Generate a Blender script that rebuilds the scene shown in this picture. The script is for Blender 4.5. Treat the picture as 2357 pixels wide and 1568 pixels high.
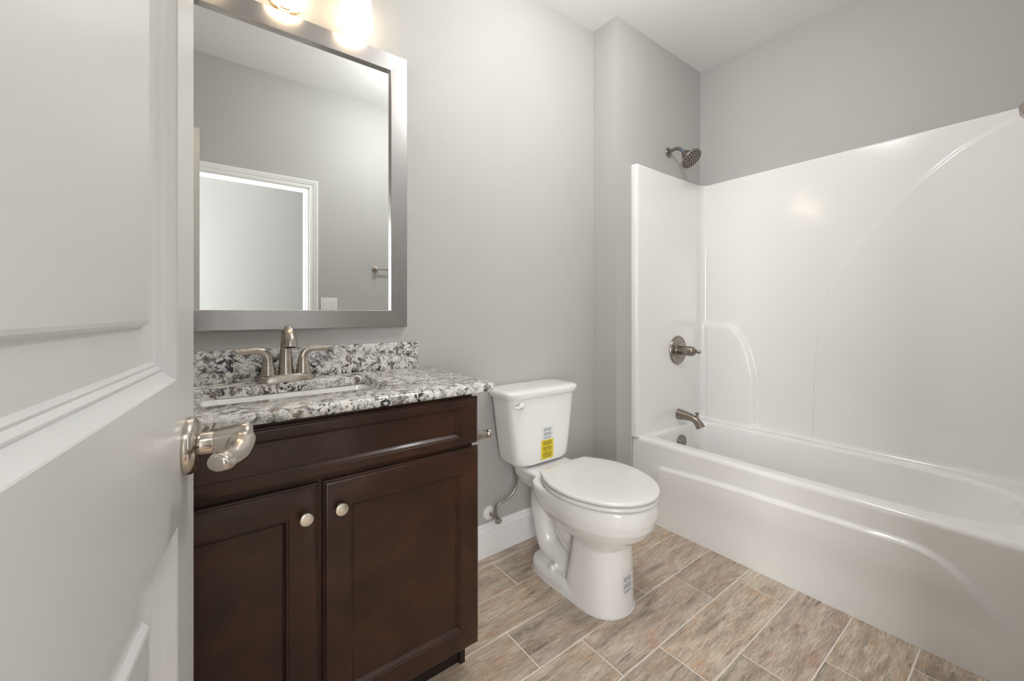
import bpy, bmesh, math, random
import numpy as np
from mathutils import Vector, Matrix
PI = math.pi
random.seed(7)
for o in list(bpy.data.objects): bpy.data.objects.remove(o)
S = bpy.context.scene
C = S.collection

# ------------------------------------------------------------------ camera
YAW, CAMZ = .649, 1.15
cam = bpy.data.cameras.new('camera'); co = bpy.data.objects.new('camera', cam); C.objects.link(co)
co.location = (0, 0, CAMZ); co.rotation_euler = (PI/2, 0, -YAW)
cam.sensor_width = 36; cam.lens = 940/2357*36; cam.shift_y = -(784-718)/2357; cam.clip_start = .02
S.camera = co
# ------------------------------------------------------------------ world and exposure
w = bpy.data.worlds.new('world'); S.world = w; w.use_nodes = True
w.node_tree.nodes['Background'].inputs[0].default_value = (.8, .85, .9, 1)
w.node_tree.nodes['Background'].inputs[1].default_value = .3
S.view_settings.view_transform = 'Standard'; S.view_settings.look = 'None'
S.view_settings.gamma = 1; S.view_settings.use_curve_mapping = False
S.view_settings.exposure = 0.24
# ------------------------------------------------------------------ light strengths (vanity bulbs, then added pendants and windows for fill)
VANITY_W, FILL_CEIL_W, FILL_HALL_W, FILL_WIN_W, FILL_SIDE_W = 1.0, 25, 0.5, 20, 72
VANITY_E = 3.4

# ------------------------------------------------------------------ node helpers
def mat(name, color=(.8, .8, .8), rough=.5, metal=0, coat=0, coat_rough=.05, spec=.5, build=None):
    m = bpy.data.materials.new(name); m.use_nodes = True
    nt = m.node_tree; b = nt.nodes['Principled BSDF']
    b.inputs['Base Color'].default_value = (*color, 1); b.inputs['Roughness'].default_value = rough
    b.inputs['Metallic'].default_value = metal; b.inputs['Coat Weight'].default_value = coat
    b.inputs['Coat Roughness'].default_value = coat_rough; b.inputs['Specular IOR Level'].default_value = spec
    if build: build(nt, b)
    return m
def N(nt, t, **k):
    n = nt.nodes.new(t)
    for a, v in k.items():
        if hasattr(n, a): setattr(n, a, v)
        else: n.inputs[a.replace('_', ' ')].default_value = v
    return n
def L(nt, a, b): nt.links.new(a, b)
def coords(nt, kind='Object', scale=(1, 1, 1), rot=(0, 0, 0)):
    t = N(nt, 'ShaderNodeTexCoord'); m = N(nt, 'ShaderNodeMapping')
    m.inputs['Scale'].default_value = scale; m.inputs['Rotation'].default_value = rot
    L(nt, t.outputs[kind], m.inputs[0]); return m.outputs[0]
def noise(nt, vec, scale, detail=4, rough=.5, dist=0):
    n = N(nt, 'ShaderNodeTexNoise'); n.inputs['Scale'].default_value = scale
    n.inputs['Detail'].default_value = detail; n.inputs['Roughness'].default_value = rough
    n.inputs['Distortion'].default_value = dist; L(nt, vec, n.inputs['Vector']); return n.outputs['Fac']
def ramp(nt, fac, stops):
    r = N(nt, 'ShaderNodeValToRGB'); e = r.color_ramp.elements
    while len(e) < len(stops): e.new(.5)
    for i, (p, c) in enumerate(stops):
        e[i].position = p; e[i].color = (*c, 1) if len(c) == 3 else c
    L(nt, fac, r.inputs[0]); return r.outputs[0]
def mix(nt, fac, a, b, mode='MIX'):
    n = N(nt, 'ShaderNodeMix', data_type='RGBA', blend_type=mode)
    for s, v in ((0, fac), (6, a), (7, b)):
        if isinstance(v, (tuple, float, int)): n.inputs[s].default_value = (*v, 1) if isinstance(v, tuple) else v
        else: L(nt, v, n.inputs[s])
    return n.outputs[2]
def bump(nt, b, h, strength=.1, dist=.002):
    n = N(nt, 'ShaderNodeBump'); n.inputs['Strength'].default_value = strength
    n.inputs['Distance'].default_value = dist; L(nt, h, n.inputs['Height']); L(nt, n.outputs[0], b.inputs['Normal'])
def math_(nt, op, a, b=0.0):
    n = N(nt, 'ShaderNodeMath', operation=op)
    for i, v in enumerate((a, b)):
        if isinstance(v, (float, int)): n.inputs[i].default_value = v
        else: L(nt, v, n.inputs[i])
    return n.outputs[0]

# ------------------------------------------------------------------ materials
def b_wall(nt, b):
    v = coords(nt); bump(nt, b, noise(nt, v, 260, 3), .12, .001)
    L(nt, ramp(nt, noise(nt, v, 3, 2), [(.3, (.498, .492, .474)), (.7, (.512, .506, .488))]), b.inputs['Base Color'])
M_wall = mat('greige_wall_paint', rough=.55, spec=.35, build=b_wall)
def b_ceil(nt, b): bump(nt, b, noise(nt, coords(nt), 180, 3), .1, .001)
M_ceil = mat('flat_white_ceiling_paint', (.90, .90, .89), .85, spec=.2, build=b_ceil)
def b_trim(nt, b): bump(nt, b, noise(nt, coords(nt), 60, 3), .04, .0006)
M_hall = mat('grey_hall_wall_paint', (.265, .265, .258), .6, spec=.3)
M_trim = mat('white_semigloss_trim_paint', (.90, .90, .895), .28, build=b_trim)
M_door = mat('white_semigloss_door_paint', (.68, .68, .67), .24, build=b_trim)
def b_gel(nt, b):
    v = coords(nt); bump(nt, b, noise(nt, v, 9, 2), .06, .004)
M_gel = mat('white_gelcoat_fibreglass', (.91, .90, .885), .16, coat=.3, build=b_gel)
M_cer = mat('white_vitreous_china', (.90, .89, .875), .1, coat=.5, coat_rough=.03)
M_seat = mat('white_gloss_seat_plastic', (.82, .81, .79), .16)
M_plastic = mat('white_plastic', (.82, .82, .80), .3)
def b_brush(sx, sy, sz):
    def f(nt, b):
        n = noise(nt, coords(nt, scale=(sx, sy, sz)), 1, 3)
        L(nt, ramp(nt, n, [(.3, (.255,)*3), (.7, (.30,)*3)]), b.inputs['Roughness'])
    return f
M_nickel = mat('brushed_nickel', (.47, .42, .37), .27, 1, build=b_brush(80, 80, 900))
M_knobm = mat('satin_nickel_door_hardware', (.53, .48, .43), .2, 1)
M_pale = mat('pale_satin_nickel_knob', (.74, .70, .62), .28, 1)
M_dnick = mat('darker_brushed_nickel', (.30, .265, .23), .28, 1, build=b_brush(200, 200, 600))
M_frameH = mat('brushed_silver_frame_horizontal', (.46, .445, .44), .27, 1)
M_frameV = mat('brushed_silver_frame_vertical', (.45, .435, .43), .29, 1)
M_mirror = mat('mirror_silver', (.90, .925, .91), .0, 1)
M_dark = mat('dark_recess', (.01, .008, .007), .7)  # near-black, on the set screw and aerator
M_black = mat('black_rubber_nozzle', (.02, .02, .02), .5)
M_blue = mat('blue_thread_tape', (.10, .35, .70), .5)
M_brass = mat('warm_polished_nickel_canopy', (.50, .36, .22), .2, 1)
M_caulk = mat('white_caulk', (.75, .74, .72), .5)
def b_wood(nt, b):
    v = coords(nt, scale=(1, 1, 1))
    a = noise(nt, v, 9, 5, .6, .4); g = noise(nt, coords(nt, scale=(60, 60, 4)), 3, 4, .6)
    c = ramp(nt, a, [(.3, (.024, .0105, .006)), (.5, (.043, .0168, .0092)), (.72, (.070, .0250, .0135))])
    L(nt, mix(nt, .25, c, ramp(nt, g, [(.3, (.018, .009, .006)), (.7, (.04, .018, .010))])), b.inputs['Base Color'])
    bump(nt, b, g, .04, .0005)
M_wood = mat('espresso_stained_wood', rough=.34, coat=.2, coat_rough=.12, spec=.32, build=b_wood)
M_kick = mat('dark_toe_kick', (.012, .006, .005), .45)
def b_granite(nt, b):
    v = coords(nt, rot=(.5, .9, .3))
    w1 = N(nt, 'ShaderNodeVectorMath', operation='ADD'); nn = N(nt, 'ShaderNodeTexNoise'); nn.inputs['Scale'].default_value = 22
    nn.inputs['Detail'].default_value = 3; L(nt, v, nn.inputs['Vector'])
    sc = N(nt, 'ShaderNodeVectorMath', operation='SCALE'); sc.inputs['Scale'].default_value = .035
    L(nt, nn.outputs['Color'], sc.inputs[0]); L(nt, v, w1.inputs[0]); L(nt, sc.outputs[0], w1.inputs[1]); q = w1.outputs[0]
    base = ramp(nt, noise(nt, q, 36, 7, .66), [(.32, (.30, .305, .31)), (.41, (.60, .60, .59)), (.50, (.86, .845, .81)), (.66, (.90, .865, .81)), (.78, (.62, .52, .43))])
    brown = ramp(nt, noise(nt, q, 34, 8, .70, .7), [(.53, (0, 0, 0)), (.59, (.9,)*3)])
    c = mix(nt, brown, base, (.17, .118, .09))
    blue = ramp(nt, noise(nt, q, 15, 5, .6, .5), [(.57, (0, 0, 0)), (.70, (.7,)*3)])
    c = mix(nt, blue, c, (.20, .215, .235))
    big = ramp(nt, noise(nt, v, 11, 3), [(.36, (.25,)*3), (.58, (1, 1, 1))])
    blk = ramp(nt, noise(nt, q, 40, 8, .72, 1.3), [(.512, (0, 0, 0)), (.548, (1, 1, 1))])
    c = mix(nt, mix(nt, big, (0.0, 0.0, 0.0), blk), c, (.022, .023, .027))
    blk2 = ramp(nt, noise(nt, q, 120, 6, .75, 1.2), [(.58, (0, 0, 0)), (.62, (.9,)*3)])
    c = mix(nt, blk2, c, (.05, .045, .045))
    L(nt, c, b.inputs['Base Color'])
M_gran = mat('speckled_white_black_granite', rough=.18, coat=.3, build=b_granite)
def b_tile(nt, b):
    at = N(nt, 'ShaderNodeAttribute'); at.attribute_name = 'tint'
    uv = N(nt, 'ShaderNodeTexCoord')
    def mp(sx, sy, rz=.0):
        m = N(nt, 'ShaderNodeMapping'); m.inputs['Scale'].default_value = (sx, sy, 1); L(nt, uv.outputs['UV'], m.inputs[0]); return m.outputs[0]
    g1 = noise(nt, mp(3.0, 16), 1.6, 6, .62, .45)
    c = ramp(nt, g1, [(.28, (.30, .235, .175)), (.42, (.51, .42, .325)), (.54, (.68, .575, .455)), (.72, (.80, .705, .58))])
    g2 = noise(nt, mp(4, 12), 1.7, 5, .6, .5)
    c = mix(nt, ramp(nt, g2, [(.52, (0, 0, 0)), (.66, (.8,)*3)]), c, (.60, .40, .25))
    g3 = noise(nt, mp(3.2, 30), 1.7, 6, .72, .5)
    c = mix(nt, ramp(nt, g3, [(.55, (0, 0, 0)), (.66, (.85,)*3)]), c, (.20, .165, .14))
    g4 = noise(nt, mp(16, 330), 1, 4, .75, .4)
    c = mix(nt, ramp(nt, g4, [(.43, (.60,)*3), (.55, (0, 0, 0))]), c, (.26, .20, .16))
    g5 = noise(nt, mp(16, 60), 2, 4, .7, .4)
    c = mix(nt, ramp(nt, g5, [(.57, (0, 0, 0)), (.68, (.5,)*3)]), c, (.82, .76, .68))
    c = mix(nt, 1.0, c, at.outputs['Color'], 'MULTIPLY')
    L(nt, c, b.inputs['Base Color']); bump(nt, b, g4, .15, .0006)
M_tile = mat('wood_look_porcelain_tile', rough=.38, build=b_tile)
M_grout = mat('pale_beige_grout', (.85, .80, .73), .8)
def emis(name, col, st):
    m = mat(name, (.9, .88, .85), .3); b = m.node_tree.nodes['Principled BSDF']
    b.inputs['Emission Color'].default_value = (*col, 1); b.inputs['Emission Strength'].default_value = st; return m
M_shade = emis('lit_opal_glass', (1, .80, .56), VANITY_E)
M_glow = bpy.data.materials.new('added_pendant_globe'); M_glow.use_nodes = True  # faintly glowing globe of the added pendants
_nt = M_glow.node_tree; _o = _nt.nodes['Material Output']; _t = N(_nt, 'ShaderNodeBsdfTransparent'); _e = N(_nt, 'ShaderNodeEmission'); _e.inputs['Color'].default_value = (1, .97, .93, 1); _e.inputs['Strength'].default_value = 2.5
_t.inputs['Color'].default_value = (.9, .9, .9, 1); _x = N(_nt, 'ShaderNodeAddShader'); L(_nt, _t.outputs[0], _x.inputs[0]); L(_nt, _e.outputs[0], _x.inputs[1]); L(_nt, _x.outputs[0], _o.inputs['Surface'])
def b_label(bg, ink, rows, blank=None):
    def f(nt, b):
        uv = N(nt, 'ShaderNodeTexCoord'); sp = N(nt, 'ShaderNodeSeparateXYZ'); L(nt, uv.outputs['UV'], sp.inputs[0])
        u, v = sp.outputs[0], sp.outputs[1]
        r = math_(nt, 'MULTIPLY', v, float(rows)); fr = math_(nt, 'FRACT', r); fl = math_(nt, 'FLOOR', r)
        cb = N(nt, 'ShaderNodeCombineXYZ'); L(nt, math_(nt, 'MULTIPLY', u, 26.0), cb.inputs[0]); L(nt, math_(nt, 'MULTIPLY', fl, 7.3), cb.inputs[1])
        n = noise(nt, cb.outputs[0], 1.6, 2)
        ok = math_(nt, 'MULTIPLY', math_(nt, 'GREATER_THAN', n, .40), math_(nt, 'LESS_THAN', math_(nt, 'ABSOLUTE', math_(nt, 'SUBTRACT', fr, .5)), .26))
        cb2 = N(nt, 'ShaderNodeCombineXYZ'); L(nt, math_(nt, 'MULTIPLY', fl, 3.7), cb2.inputs[0])
        half = math_(nt, 'ADD', math_(nt, 'MULTIPLY', noise(nt, cb2.outputs[0], 2.1, 0), .25), .25)
        ok = math_(nt, 'MULTIPLY', ok, math_(nt, 'LESS_THAN', math_(nt, 'ABSOLUTE', math_(nt, 'SUBTRACT', u, .5)), half))
        for lo, hi in (blank or []):
            inb = math_(nt, 'MULTIPLY', math_(nt, 'GREATER_THAN', v, lo), math_(nt, 'LESS_THAN', v, hi))
            ok = math_(nt, 'MULTIPLY', ok, math_(nt, 'SUBTRACT', 1.0, inb))
        L(nt, mix(nt, ok, bg, ink), b.inputs['Base Color'])
    return f
M_lab_y = mat('yellow_printed_label', rough=.4, build=b_label((.80, .62, .03), (.12, .09, .01), 17, [(0, .06), (.94, 1), (.34, .40), (.66, .72)]))
M_lab_w = mat('clear_white_printed_label', rough=.35, build=b_label((.76, .77, .78), (.16, .17, .20), 12, [(0, .08), (.92, 1), (.25, .33), (.58, .66)]))

# ------------------------------------------------------------------ object helpers
ORG = {}
def tag(o, label=None, cat=None, group=None, kind=None):
    for k, v in (('label', label), ('category', cat), ('group', group), ('kind', kind)):
        if v: o[k] = v
    return o
def thing(name, loc, label=None, cat=None, group=None, kind=None):
    o = bpy.data.objects.new(name, None); o.empty_display_size = .05; C.objects.link(o); o.location = loc
    ORG[o.name] = Vector(loc); return tag(o, label, cat, group, kind)
def link(name, me, m, parent=None, origin=None):
    for q in (m if isinstance(m, (list, tuple)) else [m]): me.materials.append(q)
    o = bpy.data.objects.new(name, me); C.objects.link(o)
    if parent is not None: org = ORG[parent.name]; o.parent = parent
    else:
        if origin is None:
            a = np.array([v.co for v in me.vertices]); lo, hi = a.min(0), a.max(0)
            origin = ((lo[0]+hi[0])/2, (lo[1]+hi[1])/2, lo[2])
        org = Vector(origin); o.location = org
    me.transform(Matrix.Translation(-org)); ORG[o.name] = org
    return o
def finish(me, smooth=None):
    bm = bmesh.new(); bm.from_mesh(me); bmesh.ops.recalc_face_normals(bm, faces=bm.faces); bm.to_mesh(me); bm.free()
    if smooth is not None:
        me.shade_smooth(); me.set_sharp_from_angle(angle=math.radians(smooth))
    return me
def mesh(V, F, smooth=None):
    me = bpy.data.meshes.new('m'); me.from_pydata([tuple(map(float, v)) for v in V], [], F); me.update(); return finish(me, smooth)
class MB:
    def __init__(s): s.V, s.F = [], []
    def add(s, V, F):
        n = len(s.V); s.V += [tuple(v) for v in V]; s.F += [tuple(i+n for i in f) for f in F]; return s
    def box(s, a, b, bev=0, seg=2):
        bm = bmesh.new(); bmesh.ops.create_cube(bm, size=1)
        for v in bm.verts:
            v.co = Vector([(a[i]+b[i])/2 + v.co[i]*(b[i]-a[i]) for i in range(3)])
        if bev: bmesh.ops.bevel(bm, geom=list(bm.edges), offset=bev, segments=seg, profile=.5, affect='EDGES')
        bm.verts.index_update()
        s.add([tuple(v.co) for v in bm.verts], [[v.index for v in f.verts] for f in bm.faces]); bm.free(); return s
    def rings(s, R, closed=True, cap0=True, cap1=True):
        n = len(R[0]); V = [p for r in R for p in r]; F = []
        for i in range(len(R)-1):
            for j in range(n if closed else n-1):
                k = (j+1) % n; F.append((i*n+j, i*n+k, (i+1)*n+k, (i+1)*n+j))
        if cap0: F.append(tuple(range(n)))
        if cap1: F.append(tuple((len(R)-1)*n+j for j in range(n)))
        return s.add(V, F)
    def rects(s, L_, cap0=True):          # list of (x0,x1,z0,z1,y)
        return s.rings([[(x0, y, z0), (x1, y, z0), (x1, y, z1), (x0, y, z1)] for x0, x1, z0, z1, y in L_], cap0=cap0)
    def lathe(s, prof, org, axis=(0, 0, 1), n=40, cap0=True, cap1=True):   # prof: (radius, height)
        A = Vector(axis).normalized(); X = A.orthogonal().normalized(); Y = A.cross(X); O = Vector(org)
        return s.rings([[tuple(O + A*h + (X*math.cos(2*PI*j/n) + Y*math.sin(2*PI*j/n))*max(r, 1e-5)) for j in range(n)] for r, h in prof], cap0=cap0, cap1=cap1)
    def tube(s, pts, rad, n=20, sub=8, flat=1.0, up=(0, 0, 1), cap=True):
        P, Rr = spline(pts, rad, sub); T = [(P[min(i+1, len(P)-1)]-P[max(i-1, 0)]).normalized() for i in range(len(P))]
        U = Vector(up); R = []
        for i, p in enumerate(P):
            t = T[i]; b = t.cross(U)
            if b.length < 1e-3: b = t.orthogonal()
            b.normalize(); u = b.cross(t); U = u
            R.append([tuple(p + (b*math.cos(2*PI*j/n) + u*math.sin(2*PI*j/n)*flat)*Rr[i]) for j in range(n)])
        return s.rings(R, cap0=cap, cap1=cap)
    def mesh(s, smooth=None): return mesh(s.V, s.F, smooth)
    def obj(s, name, m, parent=None, smooth=None, origin=None): return link(name, s.mesh(smooth), m, parent, origin)
def spline(pts, rad, sub):
    P = [Vector(p) for p in pts]; n = len(P); R = rad if isinstance(rad, (list, tuple)) else [rad]*n
    if n < 3 or sub <= 1: return P, list(R)
    o, r = [], []
    for i in range(n-1):
        p0, p1, p2, p3 = P[max(i-1, 0)], P[i], P[i+1], P[min(i+2, n-1)]
        for k in range(sub):
            t = k/sub
            o.append(.5*((2*p1)+(p2-p0)*t+(2*p0-5*p1+4*p2-p3)*t*t+(3*p1-p0-3*p2+p3)*t**3)); r.append(R[i]+(R[i+1]-R[i])*t)
    o.append(P[-1]); r.append(R[-1]); return o, r
def sup(cx, cy, hx, hy, z, e=4, n=72):
    o = []
    for j in range(n):
        a = 2*PI*j/n; c, s_ = math.cos(a), math.sin(a)
        o.append((cx + hx*math.copysign(abs(c)**(2/e), c), cy + hy*math.copysign(abs(s_)**(2/e), s_), z))
    return o
def struct(o): o['kind'] = 'structure'; return o
def smooth01(t): t = min(1, max(0, t)); return t*t*(3-2*t)

# ================================================================== THE ROOM
YB, XJ, YP, XR, ZC = 1.61, 1.815, 1.442, 2.702, 2.78       # back wall, jog, plumbing wall, long tub wall, ceiling
YE, XL, YN = -.020, -.27, -.052                               # entrance wall, left wall, near end of tub recess
DX0, DX1 = -.132, .616                                      # doorway
YH, HX0, HX1 = -1.35, -1.3, 2.2                             # hallway
def plane_box(name, a, b, m): return struct(MB().box(a, b).obj(name, m))
plane_box('wall_back', (XL-.1, YB, 0), (XJ, YB+.1, ZC), M_wall)
plane_box('wall_jog', (XJ, YP, 0), (XR+.1, YB+.1, ZC), M_wall)
plane_box('wall_right', (XR, YN, 0), (XR+.1, YP, ZC), M_wall)
plane_box('wall_left', (XL-.1, YE, 0), (XL, YB, ZC), M_wall)
plane_box('wall_near_end', (1.93, YN-.06, 0), (XR+.1, YN, ZC), M_wall)
wb = MB().box((XL-.1, YE-.115, 0), (DX0, YE, ZC)).box((DX1, YE-.115, 0), (1.93, YE, ZC)).box((DX0, YE-.115, 2.045), (DX1, YE, ZC))
struct(wb.obj('wall_entrance', M_wall))
plane_box('ceiling', (HX0-.1, YH-.1, ZC), (XR+.1, YB+.1, ZC+.1), M_ceil)
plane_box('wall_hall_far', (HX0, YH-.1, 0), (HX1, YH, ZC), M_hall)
plane_box('wall_hall_left', (HX0-.1, YH, 0), (HX0, YE-.115, ZC), M_wall)
plane_box('wall_hall_right', (HX1, YH, 0), (HX1+.1, YN-.06, ZC), M_wall)
plane_box('wall_hall_side', (HX0, YE-.115, 0), (XL-.1, YE, ZC), M_wall)
plane_box('floor_hall', (HX0, YH, -.1), (HX1, YE-.115, 0), mat('hall_wood_floor', (.22, .15, .10), .4))

# floor: grout bed with every plank tile bevelled
def build_floor():
    p, L_, g = .1817, .5745, .0045
    V, F, uvs, col, mi = [], [], [], [], []
    def quad(a, b, c, d, m, u, t):
        n = len(V); V.extend([a, b, c, d]); F.append((n, n+1, n+2, n+3)); uvs.extend(u); col.extend([t]*4); mi.append(m)
    X0, X1, Y0, Y1 = XL-.02, 2.0, YE-.115, YB
    quad((X0, Y0, -.002), (X1, Y0, -.002), (X1, Y1, -.002), (X0, Y1, -.002), 1, [(0, 0)]*4, (1, 1, 1))
    quad((X0, Y0, -.05), (X0, Y1, -.05), (X1, Y1, -.05), (X1, Y0, -.05), 1, [(0, 0)]*4, (1, 1, 1))
    rnd = random.Random(11)
    for k in range(-3, 9):
        ya, yb = .269+p*k, .269+p*(k+1); xo = 1.636-.1915*k
        for n_ in range(-8, 9):
            xa = xo+L_*n_; xb = xa+L_
            x0, x1, y0, y1 = max(xa+g/2, X0), min(xb-g/2, X1), max(ya+g/2, Y0), min(yb-g/2, Y1)
            if x1-x0 < .003 or y1-y0 < .003: continue
            ou, ov, fl = rnd.uniform(0, 60), rnd.uniform(0, 60), rnd.choice((-1, 1))
            b = rnd.uniform(.86, 1.1); t = (b*rnd.uniform(.98, 1.03), b, b*rnd.uniform(.96, 1.03))
            e = .0012
            I = [(x0+e, y0+e), (x1-e, y0+e), (x1-e, y1-e), (x0+e, y1-e)]; O = [(x0, y0), (x1, y0), (x1, y1), (x0, y1)]
            UV = lambda q: (ou+fl*(q[0]-xa), ov+(q[1]-ya))
            quad(*[(x, y, 0) for x, y in I], 0, [UV(q) for q in I], t)
            for i in range(4):
                j = (i+1) % 4
                quad((*O[i], -.0022), (*O[j], -.0022), (*I[j], 0), (*I[i], 0), 0, [UV(O[i]), UV(O[j]), UV(I[j]), UV(I[i])], t)
    me = bpy.data.meshes.new('floor'); me.from_pydata(V, [], F)
    ul = me.uv_layers.new(name='UVMap'); ul.data.foreach_set('uv', np.array(uvs, dtype=np.float32).ravel())
    ca = me.color_attributes.new('tint', 'FLOAT_COLOR', 'CORNER')
    ca.data.foreach_set('color', np.array([(*c, 1) for c in col], dtype=np.float32).ravel())
    me.polygons.foreach_set('material_index', mi); me.update()
    struct(link('floor', me, [M_tile, M_grout]))
build_floor()

# baseboards
BPROF = [(0, 0), (.015, 0), (.015, .102), (.0145, .105), (.0105, .107), (.0105, .110), (.0145, .113), (.0150, .118), (.0130, .123), (.0080, .128), (.0060, .134), (.0055, .146), (.0035, .150), (0, .151)]
def sweep_wall(name, a, b, out, prof, m, parent=None):
    a, b, o = Vector(a), Vector(b), Vector(out)
    R = [[tuple(p + o*d + Vector((0, 0, h))) for d, h in prof] for p in (a, b)]
    return MB().rings(R).obj(name, m, parent, smooth=30)
struct(sweep_wall('baseboard_back', (.69, YB, 0), (XJ-.0, YB, 0), (0, -1, 0), BPROF, M_trim))
struct(sweep_wall('baseboard_jog', (XJ, YB-.014, 0), (XJ, YP-.014, 0), (-1, 0, 0), BPROF, M_trim))
struct(sweep_wall('baseboard_plumbing', (XJ-.014, YP, 0), (1.925, YP, 0), (0, -1, 0), BPROF, M_trim))
struct(sweep_wall('baseboard_entrance', (.68, YE, 0), (1.93, YE, 0), (0, 1, 0), BPROF, M_trim))
struct(sweep_wall('baseboard_hall', (HX0, YH, 0), (HX1, YH, 0), (0, 1, 0), BPROF, M_trim))

# door casing with jambs
CAS = [(0, 0), (0, .010), (.006, .013), (.016, .013), (.019, .010), (.023, .010), (.027, .016), (.040, .018), (.045, .021), (.055, .021), (.057, .018), (.057, 0)]
def casing(name, yw, sgn):
    x0, x1, zt = DX0+.004, DX1-.004, 2.036; R = []
    for (cx, cz, dx, dz) in ((x0, 0, -1, 0), (x0, zt, -1, 1), (x1, zt, 1, 1), (x1, 0, 1, 0)):
        R.append([(cx+dx*d, yw+sgn*h, cz+dz*d) for d, h in CAS])
    return struct(MB().rings(R).obj(name, M_trim, smooth=25))
casing('trim_1', YE, 1); casing('trim_2', YE-.115, -1)
jb = MB().box((DX0, YE-.115, 0), (DX0+.014, YE, 2.045)).box((DX1-.014, YE-.115, 0), (DX1, YE, 2.045)).box((DX0, YE-.115, 2.03), (DX1, YE, 2.045))
jb.box((DX1-.024, YE-.115, 0), (DX1-.012, YE-.045, 2.03), .001)
struct(jb.obj('trim_3', M_trim))

# ------------------------------------------------------------------ the open door
TH = math.radians(8); D = Vector((math.sin(TH), math.cos(TH), 0)); NRM = Vector((math.cos(TH), -math.sin(TH), 0)); DW = .742
EDGE = Vector((-.0098, .735, 0)); HNG = EDGE - D*DW
def dpt(s, z, n): p = EDGE - D*s + NRM*n; return (p.x, p.y, z)       # s: distance from latch edge, n: out of the visible face
door = thing('door_1', tuple(HNG), kind='structure')
def door_leaf():
    mb = MB(); Z0, Z1, T = .012, 2.03, .035
    T = .044; P1, P2 = (.098, DW-.098, 1.068, 1.90), (.098, DW-.098, .25, .891)
    xs = [0, P1[0], P1[1], DW]; zs = [Z0, P2[2], P2[3], P1[2], P1[3], Z1]
    def q(a, b, c, d, n): mb.add([dpt(a, c, n), dpt(b, c, n), dpt(b, d, n), dpt(a, d, n)], [(0, 1, 2, 3)])
    for n in (0, -T):
        for i in range(3):
            for j in range(5):
                if i == 1 and j in (1, 3): continue
                q(xs[i], xs[i+1], zs[j], zs[j+1], n)
    prof = [(0, 0), (.0005, -.002), (.0060, -.0085), (.0125, -.0130), (.0145, -.0120), (.0160, -.0120), (.0200, -.0155), (.0225, -.0150), (.0245, -.0165), (.0265, -.0175), (.066, -.0175), (.070, -.0115), (.073, -.0105)]
    for s_, base in ((1, 0), (-1, -T)):
        for a, b, c, d in (P1, P2):
            R = [[dpt(a+i, c+i, base+s_*h), dpt(b-i, c+i, base+s_*h), dpt(b-i, d-i, base+s_*h), dpt(a+i, d-i, base+s_*h)] for i, h in prof]
            mb.rings(R, cap0=False)
    for (a, b) in (((0, Z0), (DW, Z0)), ((DW, Z0), (DW, Z1)), ((DW, Z1), (0, Z1)), ((0, Z1), (0, Z0))):
        mb.add([dpt(*a, 0), dpt(*b, 0), dpt(*b, -T), dpt(*a, -T)], [(0, 1, 2, 3)])
    me = mb.mesh(); bm = bmesh.new(); bm.from_mesh(me); bmesh.ops.remove_doubles(bm, verts=bm.verts, dist=1e-5)
    bmesh.ops.recalc_face_normals(bm, faces=bm.faces); bm.to_mesh(me); bm.free()
    me.shade_smooth(); me.set_sharp_from_angle(angle=math.radians(18))
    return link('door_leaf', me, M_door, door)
door_leaf()
KZ, KS = .974, .050
kn = MB().lathe([(.0, .0), (.037, .0), (.0375, .003), (.036, .008), (.031, .0125), (.022, .0145), (.017, .016)], dpt(KS, KZ, 0), NRM, 56).obj('knob_rose', M_knobm, door, smooth=35)
knob = MB()
knob.lathe([(.0150, .012), (.0152, .028), (.0148, .0285), (.0148, .0295), (.0165, .030), (.0180, .040), (.0205, .055), (.0230, .064), (.0222, .070), (.016, .074), (.0, .075)], dpt(KS, KZ, 0), NRM, 40)
def kp(s, z, n): return dpt(KS+s, KZ+z, n)
knob.tube([kp(-.004, .006, .058), kp(.012, .001, .0615), kp(.030, -.006, .060), (kp(.050, -.009, .053)), kp(.068, -.007, .046), kp(.076, -.005, .0435), kp(.0795, -.0045, .042)], [.0145, .0170, .0165, .0160, .0158, .0125, .005], 24, 8, .78, up=(0, 0, 1))
knob.obj('lever_knob', M_knobm, door, smooth=50)
hp = dpt(KS+.0165, KZ+.001, .042)
MB().lathe([(0, 0), (.0022, 0), (.0022, .0012), (.0012, .0014), (.0012, .0006)], (hp[0], hp[1], hp[2]), -D, 16).obj('set_screw', M_dark, door)
lp = MB()
for z in (.963,):
    a = [dpt(-.0008, z-.028, -.005), dpt(-.0008, z-.028, -.03), dpt(-.0008, z+.028, -.03), dpt(-.0008, z+.028, -.005)]
    b = [dpt(.001, z-.028, -.005), dpt(.001, z-.028, -.03), dpt(.001, z+.028, -.03), dpt(.001, z+.028, -.005)]
    lp.rings([a, b])
lp.obj('latch_plate', M_knobm, door)
for z in (.25, 1.05, 1.82):
    h = HNG + NRM*.004
    MB().lathe([(.006, 0), (.006, .09)], (h.x, h.y, z), (0, 0, 1), 16).obj('hinge', M_knobm, door, smooth=40)

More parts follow.
